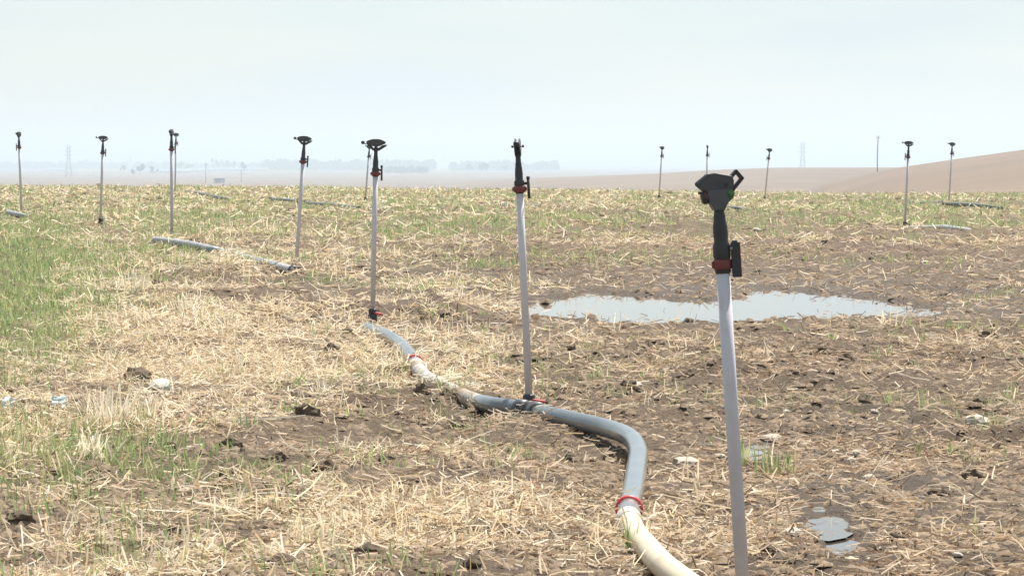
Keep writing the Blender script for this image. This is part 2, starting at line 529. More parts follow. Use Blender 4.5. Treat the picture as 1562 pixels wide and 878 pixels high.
# ------------------------------------------------------------------ the field's cover, laid out like the photograph
def blob(px, py, cx, cy, sx, sy):
    return np.exp(-0.5 * (((px - cx) / sx) ** 2 + ((py - cy) / sy) ** 2))

def cover(x, y):
    """densities of (pale straw, dull straw, grass) and wetness at field points"""
    z = field_z(x, y)
    px, py = proj(x, y, z)
    nl = fbm(x, y, 1.3, 3, 101); nm = fbm(x, y, 0.45, 3, 131); ns = fbm(x, y, 0.16, 2, 137)
    patch = np.clip(0.75 + 1.7 * nl + 1.2 * nm + 1.3 * ns * (y < 40), 0.03, 2.0)
    pale = 0.28 + 0.75 * blob(px, py, 310, 540, 240, 130) + 0.5 * blob(px, py, 650, 515, 130, 70) + 0.35 * blob(px, py, 150, 790, 260, 160) \
        + 0.4 * blob(px, py, 620, 850, 260, 90) + 0.35 * blob(px, py, 700, 300, 700, 14) + 0.25 * blob(px, py, 160, 380, 200, 50)
    mud = 0.8 * blob(px, py, 1350, 690, 300, 200) + 0.75 * blob(px, py, 1120, 440, 330, 30) + 0.5 * blob(px, py, 850, 740, 130, 110) \
        + 1.0 * blob(px, py, 420, 660, 130, 48) + 0.6 * blob(px, py, 60, 790, 90, 35) + 0.6 * blob(px, py, 440, 855, 90, 30) + 0.6 * blob(px, py, 610, 720, 90, 30) \
        + 0.75 * blob(px, py, 430, 368, 230, 14) + 0.8 * blob(px, py, 1200, 405, 480, 15) + 0.5 * blob(px, py, 480, 530, 60, 22) + 0.45 * blob(px, py, 1000, 345, 400, 8)
    pale = np.clip(pale * patch - 0.55 * mud - 1.6 * blob(px, py, -25, 440, 85, 58), 0.03, 2)
    dull = np.clip((0.55 + 0.15 * blob(px, py, 1000, 570, 500, 150)) * np.clip(patch, 0.3, 1.5) - 0.3 * mud - 0.8 * blob(px, py, -25, 440, 85, 58), 0.05, 2)
    wob = 24 * fbm(x, y, 3.0, 2, 150)
    band = np.exp(-0.5 * ((py - 324 + wob * 0.4) / 11.0) ** 2)
    gn = np.clip(0.6 + 2.2 * fbm(x, y, 1.7, 3, 161), 0, 2)
    grass = 6.0 * blob(px, py, -20, 440, 72, 62) + 0.55 * blob(px, py, 190, 405, 110, 24) * gn + 1.5 * blob(px, py, 20, 640, 100, 140) * gn \
        + 0.4 * blob(px, py, 150, 790, 220, 120) * gn + band * gn * (1.8 * sstep(180, 330, px) * sstep(1000, 700, px) + 1.4 * sstep(1050, 1250, px)) \
        + 0.05 * gn + 1.0 * sstep(375, 325, py) * (0.4 + 0.6 * gn) + 0.15 * blob(px, py, 400, 400, 400, 50) * gn + 0.25 * blob(px, py, 640, 600, 120, 40) * gn
    wet = np.clip(1.3 * blob(px, py, 1110, 452, 370, 26) + 0.45 * blob(px, py, 1300, 760, 220, 110) + 0.9 * (nm * 0.5), 0, 0.9)
    return pale, dull, grass, np.where(y > 60, 0, wet)

# ------------------------------------------------------------------ ground sheet
def build_ground():
    rows = np.concatenate([np.linspace(-60, 1.0, 14)[:-1], np.linspace(1.0, 6.0, 14)[:-1], np.geomspace(6, 95, 780)[:-1],
                           np.geomspace(95, 15000, 150)])
    uc = np.linspace(-1, 1, 340)
    side = np.array([1.03, 1.08, 1.18, 1.35, 1.6, 2.0, 2.6, 3.4])
    us = np.concatenate([-side[::-1], uc, side])
    hw = np.where(rows < 95, 0.9 + 0.215 * np.maximum(rows, 0) + 0.02 * np.maximum(rows, 0), 0)
    hw = 0.9 + 0.235 * np.maximum(rows, 0) + 0.0
    hw = np.where(rows < 6, np.maximum(hw, 2.3), hw)
    X = us[None, :] * hw[:, None]
    Y = np.repeat(rows[:, None], len(us), 1)
    # side aprons run out square near the camera
    far = np.abs(us)[None, :] > 1.0
    X = np.where(far, np.sign(us)[None, :] * (hw[:, None] * np.minimum(np.abs(us)[None, :], 3.4) + (np.abs(us)[None, :] - 1.0) * 25), X)
    x = X.ravel(); y = Y.ravel()
    z = ground_z(x, y)
    nr, nc = X.shape
    idx = np.arange(nr * nc).reshape(nr, nc)
    q = np.stack([idx[:-1, :-1], idx[:-1, 1:], idx[1:, 1:], idx[1:, :-1]], -1).reshape(-1, 4)
    o = np_mesh('ground', np.stack([x, y, z], 1), q, M['ground'], True)
    pale, dull, grass, wet = cover(x, np.clip(y, 4, 200))
    land = sstep(78, 92, y + 12 * fbm(x, y, 12, 3, 3))
    for nm, val in (('straw', np.clip(0.2 + 0.6 * pale + 0.3 * dull, 0, 1)), ('green', np.clip(grass * 0.7, 0, 0.9)), ('wet', wet), ('land', land)):
        a = o.data.attributes.new(nm, 'FLOAT', 'POINT')
        a.data.foreach_set('value', np.ascontiguousarray(val, dtype=np.float32))
    return tag(o, 'brown stubble field soil running out to bare tan hills', 'ground', kind='structure')
build_ground()

# ------------------------------------------------------------------ puddles
def build_puddle(name, pts_px, z, label, grow):
    c = np.mean(np.array(pts_px), 0)
    vs = []
    for (a, b) in pts_px:
        a2 = c[0] + (a - c[0]) * grow[0]; b2 = c[1] + (b - c[1]) * grow[1]
        dv = (439.0 - b2) / F
        dirv = np.array([(a2 - 781) / F, CT + dv * ST, -ST + dv * CT])
        t = (z - CAM_H) / dirv[2]
        vs.append((dirv[0] * t, dirv[1] * t, z))
    m = MB(); m.add(vs, [tuple(range(len(vs)))])
    o = m.build(name, M['water'])
    return tag(o, label, 'puddle', kind='structure')
build_puddle('puddle_water', PUD, PUD_Z, 'wide shallow puddle mirroring the pale sky', (1.06, 1.35))
for (a, b, ra, rb), P in zip(SMALL_PUD, SP_W):
    pts = [(a + 1.9 * ra * math.cos(t), b + 1.9 * rb * math.sin(t)) for t in np.linspace(0, 2 * math.pi, 14)[:-1]]
    build_puddle('puddle_water', pts, float(P[2]) - 0.002, 'small pool of water standing in the mud', (1, 1))

# ------------------------------------------------------------------ sprinklers
def smooth_poly(pts):
    return pts

def std_head(root, zt, yaw, lever=1):
    """impact sprinkler head; zt = height of its top"""
    rot = Matrix.Rotation(R(yaw), 4, 'Z')
    def fin(o):
        o.matrix_local = Matrix.Translation((0, 0, zt)) @ rot
        return o
    b = MB()
    b.lathe([(0.0135, -0.206), (0.0165, -0.200), (0.0175, -0.176), (0.0195, -0.172), (0.0195, -0.160), (0.0150, -0.154), (0.0150, -0.130), (0.0135, -0.112),
             (0.0115, -0.100), (0.0125, -0.096), (0.0105, -0.090), (0.0098, -0.070), (0.0125, -0.060), (0.0125, -0.046)], 14)
    body = fin(b.build('sprinkler_body', M['black'], root))
    y = MB()
    for yy in (-0.011, 0.007):
        y.prism([(-0.052, -0.020), (-0.047, -0.033), (-0.018, -0.062), (0.0, -0.066), (0.0, -0.056), (-0.012, -0.050), (-0.033, -0.028)], yy, yy + 0.004)
        y.prism([(0.052, -0.030), (0.046, -0.042), (0.018, -0.062), (0.0, -0.066), (0.0, -0.056), (0.012, -0.050), (0.033, -0.034)], yy, yy + 0.004)
    y.prism([(-0.010, -0.058), (0.010, -0.058), (0.006, -0.026), (-0.006, -0.026)], -0.006, 0.006)
    yoke = fin(y.build('yoke', M['black'], root))
    a = MB()
    lens = [(-0.056, -0.016), (-0.040, -0.007), (-0.018, -0.001), (0.0, 0.0), (0.020, -0.001), (0.040, -0.008), (0.054, -0.016), (0.050, -0.024),
            (0.030, -0.034), (0.012, -0.041), (-0.010, -0.041), (-0.030, -0.034), (-0.050, -0.022)]
    a.prism(lens, -0.0095, -0.0055); a.prism(lens, 0.0055, 0.0095)
    a.prism([(-0.030, -0.022), (0.030, -0.022), (0.024, -0.032), (-0.024, -0.032)], -0.006, 0.006)
    fin(a.build('swing_arm', M['dark'], root))
    w = MB()
    w.lathe([(0.004, -0.011), (0.0095, -0.008), (0.0105, 0.0), (0.0095, 0.008), (0.004, 0.011)], 10, (-0.071, 0, -0.020), Matrix.Rotation(R(90), 4, 'X'))
    w.tube([(-0.071, 0, -0.022), (-0.050, 0, -0.030)], 0.003, 6)
    fin(w.build('counterweight', M['black'], root))
    nz_ = MB()
    nz_.tube([(0.012, 0, -0.058), (0.046, 0, -0.038), (0.058, 0, -0.030)], [0.008, 0.0065, 0.0045], 10)
    fin(nz_.build('nozzle', M['black'], root))
    for s in (-1, 1):
        p = MB(); p.tube([(0.004, s * 0.009, -0.030), (0.004, s * 0.019, -0.029)], 0.0022, 6)
        p.lathe([(0.002, -0.004), (0.005, -0.003), (0.005, 0.003), (0.002, 0.004)], 8, (0.004, s * 0.020, -0.029), Matrix.Rotation(R(90), 4, 'X'))
        fin(p.build('pivot_screw', M['black'], root))
    collar_and_lever(root, zt, lever)

def collar_and_lever(root, zt, lever):
    c = MB()
    c.lathe([(0.0175, -0.201), (0.0225, -0.197), (0.0235, -0.181), (0.0205, -0.176)], 16, (0, 0, zt))
    for s in (-1, 1):
        c.box((s * 0.0235, 0, zt - 0.188), (0.008, 0.012, 0.013))
    c.build('collar', M['red'], root)
    l_ = MB()
    l_.box((lever * 0.025, 0, zt - 0.168), (0.016, 0.007, 0.010))
    l_.tube([(lever * 0.034, 0, zt - 0.225), (lever * 0.0335, 0, zt - 0.150)], 0.0055, 10)
    l_.lathe([(0.0065, -0.004), (0.0068, 0.004), (0.004, 0.007)], 10, (lever * 0.0335, 0, zt - 0.148))
    l_.build('lever', M['black'], root)

def wide_head(root, zt, yaw):
    """the nearest sprinkler: big six sided vane, loop handle and green nozzle"""
    rot = Matrix.Rotation(R(yaw), 4, 'Z')
    def fin(o):
        o.matrix_local = Matrix.Translation((0, 0, zt)) @ rot
        return o
    b = MB()
    b.lathe([(0.0150, -0.207), (0.0165, -0.204), (0.0170, -0.176), (0.0180, -0.172), (0.0180, -0.150), (0.0165, -0.146), (0.0145, -0.140), (0.0155, -0.128), (0.0155, -0.112),
             (0.0128, -0.098), (0.0122, -0.094), (0.0128, -0.090), (0.0108, -0.082), (0.0108, -0.066)], 20)
    fin(b.build('sprinkler_body', M['black'], root))
    y = MB()
    funnel = [(-0.011, -0.078), (0.010, -0.078), (0.017, -0.064), (0.025, -0.056), (0.027, -0.044), (0.022, -0.034), (-0.022, -0.034), (-0.026, -0.046), (-0.019, -0.064)]
    y.prism(funnel, -0.0155, 0.0155)
    fin(y.build('yoke', M['grey_plastic'], root, 0.003))
    w = MB()
    w.lathe([(0.009, -0.010), (0.0125, -0.007), (0.0125, 0.008), (0.009, 0.011)], 14, (-0.026, -0.003, -0.050), Matrix.Rotation(R(80), 4, 'Y'))
    fin(w.build('counterweight', M['black'], root))
    rr = MB(); rr.lathe([(0.0132, -0.002), (0.0132, 0.002)], 14, (-0.028, -0.003, -0.048), Matrix.Rotation(R(80), 4, 'Y'))
    fin(rr.build('red_ring', M['red'], root))
    a = MB()
    hexa = [(-0.0455, -0.0185), (-0.0215, -0.0015), (-0.006, 0.0), (0.030, -0.0085), (0.033, -0.018), (0.031, -0.034), (0.024, -0.041), (-0.022, -0.040), (-0.036, -0.032), (-0.0445, -0.0235)]
    a.prism(hexa, -0.0125, -0.0075); a.prism(hexa, 0.0075, 0.0125)
    a.prism([(-0.040, -0.022), (-0.019, -0.004), (0.030, -0.012), (0.034, -0.034), (-0.034, -0.036)], -0.008, 0.008)
    fin(a.build('swing_arm', M['dark'], root, 0.0015))
    h = MB()
    pts = [(0.027, -0.012), (0.0400, 0.0005), (0.0515, -0.0145), (0.0250, -0.0430)]
    for p, q in zip(pts[:-1], pts[1:]):
        p3 = Vector((p[0], 0, p[1])); q3 = Vector((q[0], 0, q[1])); dv = q3 - p3
        ang = math.atan2(dv.z, dv.x)
        h.box((p3 + q3) / 2, (dv.length + 0.005, 0.016, 0.0070), Matrix.Rotation(-ang, 3, 'Y'))
    fin(h.build('loop_handle', M['black'], root, 0.001))
    g = MB()
    g.lathe([(0.004, -0.012), (0.0075, -0.010), (0.0075, 0.006), (0.005, 0.010)], 12, (0.024, -0.013, -0.046), Matrix.Rotation(R(62), 4, 'X'))
    fin(g.build('nozzle', M['green_nozzle'], root))
    t = MB()
    t.tube([(-0.042, -0.004, -0.039), (-0.020, -0.010, -0.040)], 0.0028, 8)
    fin(t.build('stop_pin', M['black'], root))
    s = MB(); s.tube([(0.016, -0.011, -0.026), (0.016, -0.016, -0.026)], 0.0038, 10)
    fin(s.build('pivot_screw', M['black'], root))
    c = MB()
    c.lathe([(0.0172, -0.199), (0.0188, -0.197), (0.0188, -0.180), (0.0172, -0.178)], 20, (0, 0, zt))
    c.box((-0.0185, 0, zt - 0.188), (0.007, 0.014, 0.014))
    c.build('collar', M['red'], root, 0.001)
    l_ = MB()
    l_.box((0.023, -0.004, zt - 0.155), (0.014, 0.010, 0.012))
    l_.box((0.0285, -0.004, zt - 0.180), (0.0195, 0.016, 0.072))
    l_.box((0.0275, -0.004, zt - 0.144), (0.012, 0.013, 0.008))
    l_.build('lever', M['black'], root, 0.002)
    rv = MB(); rv.lathe([(0.003, -0.003), (0.003, 0.003)], 8, (0.019, -0.014, zt - 0.156), Matrix.Rotation(R(90), 4, 'X'))
    rv.build('rivet', M['steel'], root)

SPR_LABEL = [
    'tall sprinkler with six-sided vane, loop handle and green nozzle on grey riser',
    'sprinkler riser with edge-on forked head, standing at the black tee before the puddle',
    'sprinkler riser with broad lens-shaped head at the end of the kinked grey pipe',
    'leaning sprinkler riser with lens-shaped head above the end of the dusty half-buried pipe',
    'sprinkler riser with narrow edge-on head standing over the dusty half-buried pipe',
    'sprinkler riser with lens-shaped head and no pipe showing at its foot',
    'sprinkler riser with narrow head beside the short stub of pale pipe',
    'thin far sprinkler riser at the head of the long sunken pipe run',
    'thin leaning far sprinkler riser where the long pipe run ends in green grass',
    'thin far sprinkler riser with tilted dark head before the tan slope',
    'thin far sprinkler riser rising behind the six-sided vane of the tall sprinkler',
    'thin leaning far sprinkler riser between the curved pipe and the tan slope',
    'sprinkler riser with lens-shaped head at the start of the arched pale pipe',
    'far sprinkler riser standing on the straight dark pipe below the tan hill',
]
BASES = []
for i, (tx, ty, bx_, by_, yaw, kind) in enumerate(SPR):
    d = F * 1.0 / (by_ - ty)
    bx = (bx_ - 781) * d / F
    z0 = float(field_z(np.array([bx]), np.array([d]))[0])
    # head top from the photograph
    topx = (tx - 781) * d / F
    dvv = (439.0 - ty) / F
    topz = CAM_H + d * (-ST + dvv * CT) / (CT + dvv * ST)
    root = empty('sprinkler_riser', (bx, d, z0), SPR_LABEL[i], 'sprinkler', 'sprinkler risers in the field')
    BASES.append(Vector((bx, d, z0)))
    height = topz - z0
    lean = math.atan2(topx - bx, height)
    root.rotation_euler = (R(random.uniform(-0.8, 0.8)), lean, 0)
    lo = 0.045
    t = MB(); t.tube([(0, 0, lo), (0, 0, height * 0.5), (0, 0, height - 0.205)], 0.0142 if i == 0 else 0.0138, 18)
    t.build('riser_tube', M['tube'], root)
    if kind == 'wide':
        wide_head(root, height, yaw)
    else:
        std_head(root, height, yaw, -1 if i in (6, 11, 12) else 1)
    c = MB()
    c.lathe([(0.026, -0.03), (0.026, 0.035), (0.019, 0.042), (0.0235, 0.046), (0.0235, 0.066), (0.018, 0.070)], 16)
    c.build('base_socket', M['black'], root)
    if i < 7 or i in (9, 12, 13):
        f = MB()
        f.box((0.034, -0.012, 0.044), (0.050, 0.018, 0.011), Matrix.Rotation(R(12), 3, 'Y'))
        f.build('foot_latch', M['rubber'] if i < 4 else M['black'], root, 0.002)

# ------------------------------------------------------------------ pipes
PR = 0.0315
def pipe_path(pts):
    """pts = [(px, py, lift)]: lift of the pipe's underside above the field, metres"""
    out = []
    for (px, py, lift) in pts:
        p = pix_ground(px, py, lambda x, y: field_z(x, y) + PR + lift)
        out.append(Vector(p))
    return out

def make_pipe(pts, material, label, rad=PR, ring_at=None, coupling_at=None, tee_at=None, per=8, end_ring=None):
    P = catmull(pipe_path(pts), per)
    base = P[0].copy(); base.z -= PR
    root = empty('irrigation_pipe', base, label, 'pipe', 'irrigation pipes on the field')
    Q = [p - base for p in P]
    m = MB(); m.tube(Q, rad, 16)
    m.build('pipe', material, root)
    def frame(u):
        i = min(max(int(u * (len(Q) - 1)), 0), len(Q) - 2)
        t = (Q[i + 1] - Q[i]).normalized()
        return Q[i], t
    for u in (coupling_at or []):
        c, t = frame(u)
        k = MB(); k.tube([c - t * 0.055, c - t * 0.05, c - t * 0.0, c + t * 0.05, c + t * 0.055], [rad, rad * 1.10, rad * 1.13, rad * 1.10, rad], 18)
        k.build('coupling', M['coupling'], root)
    for u in (ring_at or []):
        c, t = frame(u)
        k = MB(); k.tube([c - t * 0.011, c - t * 0.007, c + t * 0.007, c + t * 0.011], [rad * 1.02, rad * 1.22, rad * 1.22, rad * 1.02], 20)
        k.build('gasket_ring', M['rubber'], root)
    for u in (tee_at or []):
        c, t = frame(u)
        k = MB(); k.tube([c - t * 0.075, c - t * 0.07, c - t * 0.03, c - t * 0.028, c + t * 0.028, c + t * 0.03, c + t * 0.07, c + t * 0.075],
                         [rad, rad * 1.2, rad * 1.2, rad * 1.08, rad * 1.08, rad * 1.2, rad * 1.2, rad], 18)
        k.build('clamp', M['black'], root)
    return root

make_pipe([(1141, 985, 0.0), (1080, 916, 0.0), (1035, 880, 0.004), (1012, 862, 0.005), (990, 839, 0.005), (968, 812, 0.004), (959, 792, 0.004)], M['pipe_cream'],
          'sunlit cream pipe joined to the grey pipe by a red ring', coupling_at=[0.985])
make_pipe([(959, 790, 0.004), (960, 774, 0.006), (966, 745, 0.008), (971, 712, 0.012), (973, 688, 0.016), (962, 668, 0.016), (932, 655, 0.014), (890, 644, 0.012), (845, 634, 0.008), (811, 627, 0.0)], M['pipe'],
          'glossy grey pipe with a sharp bend between the red ring and the black tee', ring_at=[0.105], tee_at=[0.99], per=10)
make_pipe([(807, 626, 0.0), (780, 622, 0.0), (754, 618, 0.0), (733, 614, -0.012), (714, 608, -0.055)],
          M['pipe'], 'short grey pipe running from the black tee into the straw', tee_at=[0.01], per=10)
make_pipe([(735, 615, -0.014), (715, 608, -0.012), (696, 600, -0.010), (671, 588, -0.010), (646, 573, -0.006), (634, 556, 0.0)],
          M['pipe_mud'], 'pale mud-stained pipe half covered by white straw', coupling_at=[0.96], per=10)
make_pipe([(635, 558, 0.0), (631, 550, 0.002), (623, 539, 0.006), (614, 528, 0.008), (600, 518, 0.008), (580, 508, 0.006), (560, 501, 0.0)],
          M['pipe'], 'grey pipe kinked between a red ring and the lens-headed sprinkler', ring_at=[0.10], per=10)
make_pipe([(450, 413, 0.012), (430, 408, 0.018), (411, 402.5, 0.018), (392, 398, 0.008), (358, 389, -0.04), (326, 381, 0.008), (295, 374, 0.024), (263, 369, 0.03), (236, 366, 0.032)], M['pipe_dust'],
          'dusty pipe sunk midway in the straw, linking two sprinkler feet', tee_at=[0.005])
make_pipe([(42, 331, 0.0), (30, 328, 0.02), (12, 324, 0.04)], M['pipe_dust'], 'short stub of pale pipe poking from the stubble')
make_pipe([(265, 290, 0.0), (290, 293, 0.012), (312, 297, 0.012), (336, 302, 0.0), (360, 306, -0.04)], M['pipe_dark'], 'far grey pipe sloping away from the thin riser into grass')
make_pipe([(414, 304, -0.005), (440, 306, 0.0), (464, 309, -0.01)], M['pipe_dark'], 'far grey pipe length between two dark couplings', tee_at=[0.02, 0.98])
make_pipe([(468, 310, -0.005), (505, 313, 0.008), (548, 318, 0.0)], M['pipe_dark'], 'far grey pipe ending at the leaning riser in green grass', tee_at=[0.02])
make_pipe([(766, 313, 0.0), (790, 314, 0.015), (818, 315, -0.005)], M['pipe_dark'], 'far short grey pipe passing behind the forked sprinkler')
make_pipe([(1076, 319, 0.0), (1102, 317, 0.025), (1124, 318, 0.03), (1142, 322, -0.01)], M['pipe_dark'], 'far arched grey pipe behind the neck of the tall sprinkler')
make_pipe([(1388, 310, 0.0), (1420, 310, 0.025), (1447, 311, 0.025), (1490, 313, 0.03), (1528, 318, -0.01)], M['pipe_dark'], 'far straight grey pipe lying below the tan hill', tee_at=[0.42])
make_pipe([(1382, 348, -0.02), (1415, 348, 0.0), (1440, 347, 0.025), (1462, 350, 0.025), (1487, 354, -0.01)], M['pipe_dust'], 'pale pipe arching out of the stubble beside a sprinkler foot')

# ------------------------------------------------------------------ clods, stones, scraps
def rock_mesh(name, material, seed, sub=2, rough=0.3, flat=0.7):
    import bmesh
    bm = bmesh.new(); bmesh.ops.create_icosphere(bm, subdivisions=sub, radius=1.0)
    r = random.Random(seed)
    off = Vector((r.uniform(-50, 50), r.uniform(-50, 50), r.uniform(-50, 50)))
    from mathutils import noise as mn
    for v in bm.verts:
        p = v.co.copy()
        k = 1 + rough * mn.noise(p * 1.1 + off) + rough * 0.6 * mn.noise(p * 2.7 + off) + rough * 0.3 * mn.noise(p * 6 + off)
        v.co = Vector((p.x * k, p.y * k, p.z * k * flat))
    me = bpy.data.meshes.new(name); bm.to_mesh(me); bm.free()
    me.materials.append(material)
    return me

CLOD_ME = [rock_mesh('soil_clod', M['clod'], 40 + k, 3, 0.5, 0.75) for k in range(5)]
STONE_ME = [rock_mesh('field_stone', M['stone'], 60 + k, 2, 0.38, 0.55) for k in range(4)]
WSTONE_ME = [rock_mesh('white_stone', M['stone_white'], 80 + k, 2, 0.38, 0.62) for k in range(2)]

def drop(name, me, px, py, wpx, label, cat, group=None, asp=0.8, lift=0.25):
    lift = lift + (0.2 if cat == 'stone' else 0.0)
    p = at(px, py)
    dist = p.y
    r = 0.5 * wpx * dist / F
    o = bpy.data.objects.new(name, me); COL.objects.link(o)
    o.location = (p.x, p.y, p.z + r * lift)
    o.scale = (r, r * random.uniform(0.8, 1.2), r * asp)
    o.rotation_euler = (random.uniform(-.2, .2), random.uniform(-.2, .2), random.uniform(0, 6.28))
    return tag(o, label, cat, group)

drop('soil_clod', CLOD_ME[0], 210, 585, 46, 'large dark round clod beside the white stone', 'clod', None, 1.1, 0.4)
drop('white_stone', WSTONE_ME[0], 244, 607, 38, 'white stone lying against the large dark clod', 'stone', None, 1.0, 0.3)
drop('soil_clod', CLOD_ME[1], 648, 605, 34, 'dark clod against the straw-covered stretch of pipe', 'clod', None, 1.0, 0.35)
CL = [(170, 684, 26), (262, 690, 28), (350, 690, 34), (345, 720, 26), (495, 715, 38), (420, 700, 30), (455, 615, 30), (380, 560, 22), (470, 650, 40), (700, 650, 22),
      (30, 800, 46), (270, 805, 34), (325, 745, 26), (560, 850, 38), (430, 868, 46), (590, 700, 26), (740, 745, 32), (830, 800, 26), (720, 880, 30), (505, 540, 24),
      (255, 388, 16), (240, 440, 20), (430, 470, 22), (530, 515, 22), (1050, 500, 16), (870, 535, 22), (1010, 545, 22), (960, 600, 24), (1045, 580, 30), (1290, 548, 24),
      (1510, 522, 28), (1440, 455, 16), (1250, 512, 20), (940, 292, 22), (1360, 292, 14), (395, 300, 12), (495, 325, 12), (840, 285, 12), (1165, 286, 12), (740, 284, 11),
      (1480, 740, 34), (1430, 760, 30), (1370, 830, 30), (1170, 850, 26), (1320, 615, 22), (1490, 610, 30), (930, 690, 22), (870, 690, 20), (120, 745, 28), (90, 705, 26)]
def clod_label(px, py):
    if py < 340: return 'small dark clod near the far edge of the field'
    if px > 780 and py < 560: return 'dark clod on the wet ground about the puddle'
    if px > 1140: return 'brown clod in the muddy ground past the tall riser'
    if px > 680: return 'brown clod in bare soil beside the bent grey pipe'
    if py < 560: return 'dark clod sunk in the thick yellow straw'
    if py < 740: return 'dark clod in the bare patch past the bleached straw tufts'
    return 'dark clod among loose straw and grass in front of the straw tufts'
for k, (px, py, w) in enumerate(CL):
    drop('soil_clod', CLOD_ME[k % 5], px, py, w, clod_label(px, py), 'clod', 'soil clods lying in the field', random.uniform(0.7, 1.0), 0.22)
ST_ = [(1046, 700, 38), (1098, 692, 20), (1177, 669, 32), (1312, 693, 26), (1303, 705, 24), (1272, 690, 14), (1211, 823, 28), (1490, 650, 38), (1334, 636, 16),
       (1200, 622, 14), (1327, 738, 18), (1500, 838, 18), (785, 762, 18), (758, 775, 26), (842, 588, 24), (968, 600, 24), (1130, 530, 24), (1246, 558, 14), (1320, 436, 13),
       (1530, 337, 17), (1050, 289, 14), (1155, 358, 14), (1410, 405, 12), (330, 660, 20), (30, 540, 26), (480, 690, 16), (1460, 855, 16), (1200, 640, 12)]
ST_LABEL = {(1046, 700): 'broad pale stone between the pipe bend and the tall riser', (1098, 692): 'small pale stone close to the tall riser',
            (1177, 669): 'rounded pale stone behind the green grass tuft', (1312, 693): 'pale stone propped behind its twin in the mud',
            (1303, 705): 'pale pointed stone in front of its twin in the mud', (1211, 823): 'pale stone beside the small pool of water',
            (1490, 650): 'long flat grey stone in the mud', (1530, 337): 'whitish stone near the end of the straight far pipe',
            (1050, 289): 'pale stone at the field edge behind the six-sided vane', (30, 540): 'tan stone at the edge of the green grass patch',
            (758, 775): 'flat pale stone in bare soil, larger of a close pair', (785, 762): 'small pale stone, smaller of a close pair in bare soil',
            (842, 588): 'pale stone near the foot of the forked sprinkler'}
for k, (px, py, w) in enumerate(ST_):
    lab = ST_LABEL.get((px, py), 'small pale stone scattered beyond the puddle' if py < 500 else 'small pale stone half sunk in the trampled soil')
    drop('field_stone', STONE_ME[k % 4], px, py, w, lab, 'stone', 'pale stones on the field', random.uniform(0.75, 1.0), 0.18)
drop('white_stone', WSTONE_ME[1], 128, 683, 26, 'whitish lump under the bleached straw clump', 'stone', None, 0.9, 0.3)

def scrap(px, py, w, h, material, label):
    p = at(px, py); s = p.y / F
    m = MB(); n = 7; r = random.Random(px)
    g = [[(((i / (n - 1)) - 0.5) * w * s * (1 + 0.2 * r.uniform(-1, 1)), r.uniform(-0.012, 0.012) + j * 0.006, (j / (n - 1)) * h * s * (1 + 0.25 * r.uniform(-1, 1)))
          for i in range(n)] for j in range(n)]
    vs = [q for row in g for q in row]
    fs = [(j * n + i, j * n + i + 1, (j + 1) * n + i + 1, (j + 1) * n + i) for j in range(n - 1) for i in range(n - 1)]
    m.add(vs, fs, True)
    o = m.build('plastic_scrap', material)
    o.location = (p.x, p.y, p.z + 0.002)
    sm = o.modifiers.new('thick', 'SOLIDIFY'); sm.thickness = 0.002
    ss = o.modifiers.new('sub', 'SUBSURF'); ss.levels = 1; ss.render_levels = 1
    return tag(o, label, 'scrap')
scrap(11, 632, 18, 20, M['scrap'], 'crumpled white plastic scrap caught in the green grass')
scrap(90, 624, 26, 16, M['scrap_green'], 'pale green plastic scrap caught beside a clod in straw')

# ------------------------------------------------------------------ straw, stubble and grass
def blade_mesh(name, base, az, tilt, L, wid, bend, kind, material, label, roll=None, taper=0.75):
    """kind 'prism2' two jointed three sided stalk, 'prism1' one joint, 'leaf' flat tapering blade"""
    N = len(base)
    hx = np.stack([np.cos(az), np.sin(az), np.zeros(N)], 1)
    dirv = hx * np.cos(tilt)[:, None] + np.array([0, 0, 1.0]) * np.sin(tilt)[:, None]
    side = np.stack([-np.sin(az), np.cos(az), np.zeros(N)], 1)
    nrm = np.cross(side, dirv)
    bx = side * np.cos(bend[1])[:, None] + nrm * np.sin(bend[1])[:, None]
    def pt(t):
        return base + dirv * (L * t)[:, None] + bx * (bend[0] * L * t * t)[:, None]
    if kind in ('leaf', 'ribbon'):
        ts = [0.0, 0.55, 1.0]; ws = [1.0, 0.8, 0.12] if kind == 'leaf' else [1.0, 0.95, 0.8]
        roll = rng.uniform(0, math.pi, N) if roll is None else roll
        wv = side * np.cos(roll)[:, None] + nrm * np.sin(roll)[:, None]
        V = []
        for t, w in zip(ts, ws):
            c = pt(np.full(N, t))
            V += [c - wv * (wid * w * 0.5)[:, None], c + wv * (wid * w * 0.5)[:, None]]
        V = np.stack(V, 1); per = 6
        q = np.array([(0, 1, 3, 2), (2, 3, 5, 4)])
    else:
        ts = [0.0, 0.55, 1.0] if kind == 'prism2' else [0.0, 1.0]
        V = []
        for j, t in enumerate(ts):
            c = pt(np.full(N, t)); rr = wid * 0.5 * (1 - (1 - taper) * t)
            for a in (0, 2.094, 4.189):
                V.append(c + (side * math.cos(a) + nrm * math.sin(a)) * rr[:, None])
        V = np.stack(V, 1); per = len(ts) * 3
        q = []
        for s in range(len(ts) - 1):
            for k in range(3):
                q.append((s * 3 + k, s * 3 + (k + 1) % 3, s * 3 + 3 + (k + 1) % 3, s * 3 + 3 + k))
        q = np.array(q)
    quads = (q[None] + (np.arange(N) * per)[:, None, None]).reshape(-1, 4)
    o = np_mesh(name, V.reshape(-1, 3), quads, material)
    return tag(o, label, None, kind='stuff') if label else o

def scatter(n, d0, d1, k, margin=1.45):
    """random field points between two distances, world density falling as distance**-k"""
    u = rng.random(n)
    e = 2 - k
    d = (d0 ** e + u * (d1 ** e - d0 ** e)) ** (1 / e)
    x = rng.uniform(-1, 1, n) * (0.147 * d * margin + 0.35)
    return x, d

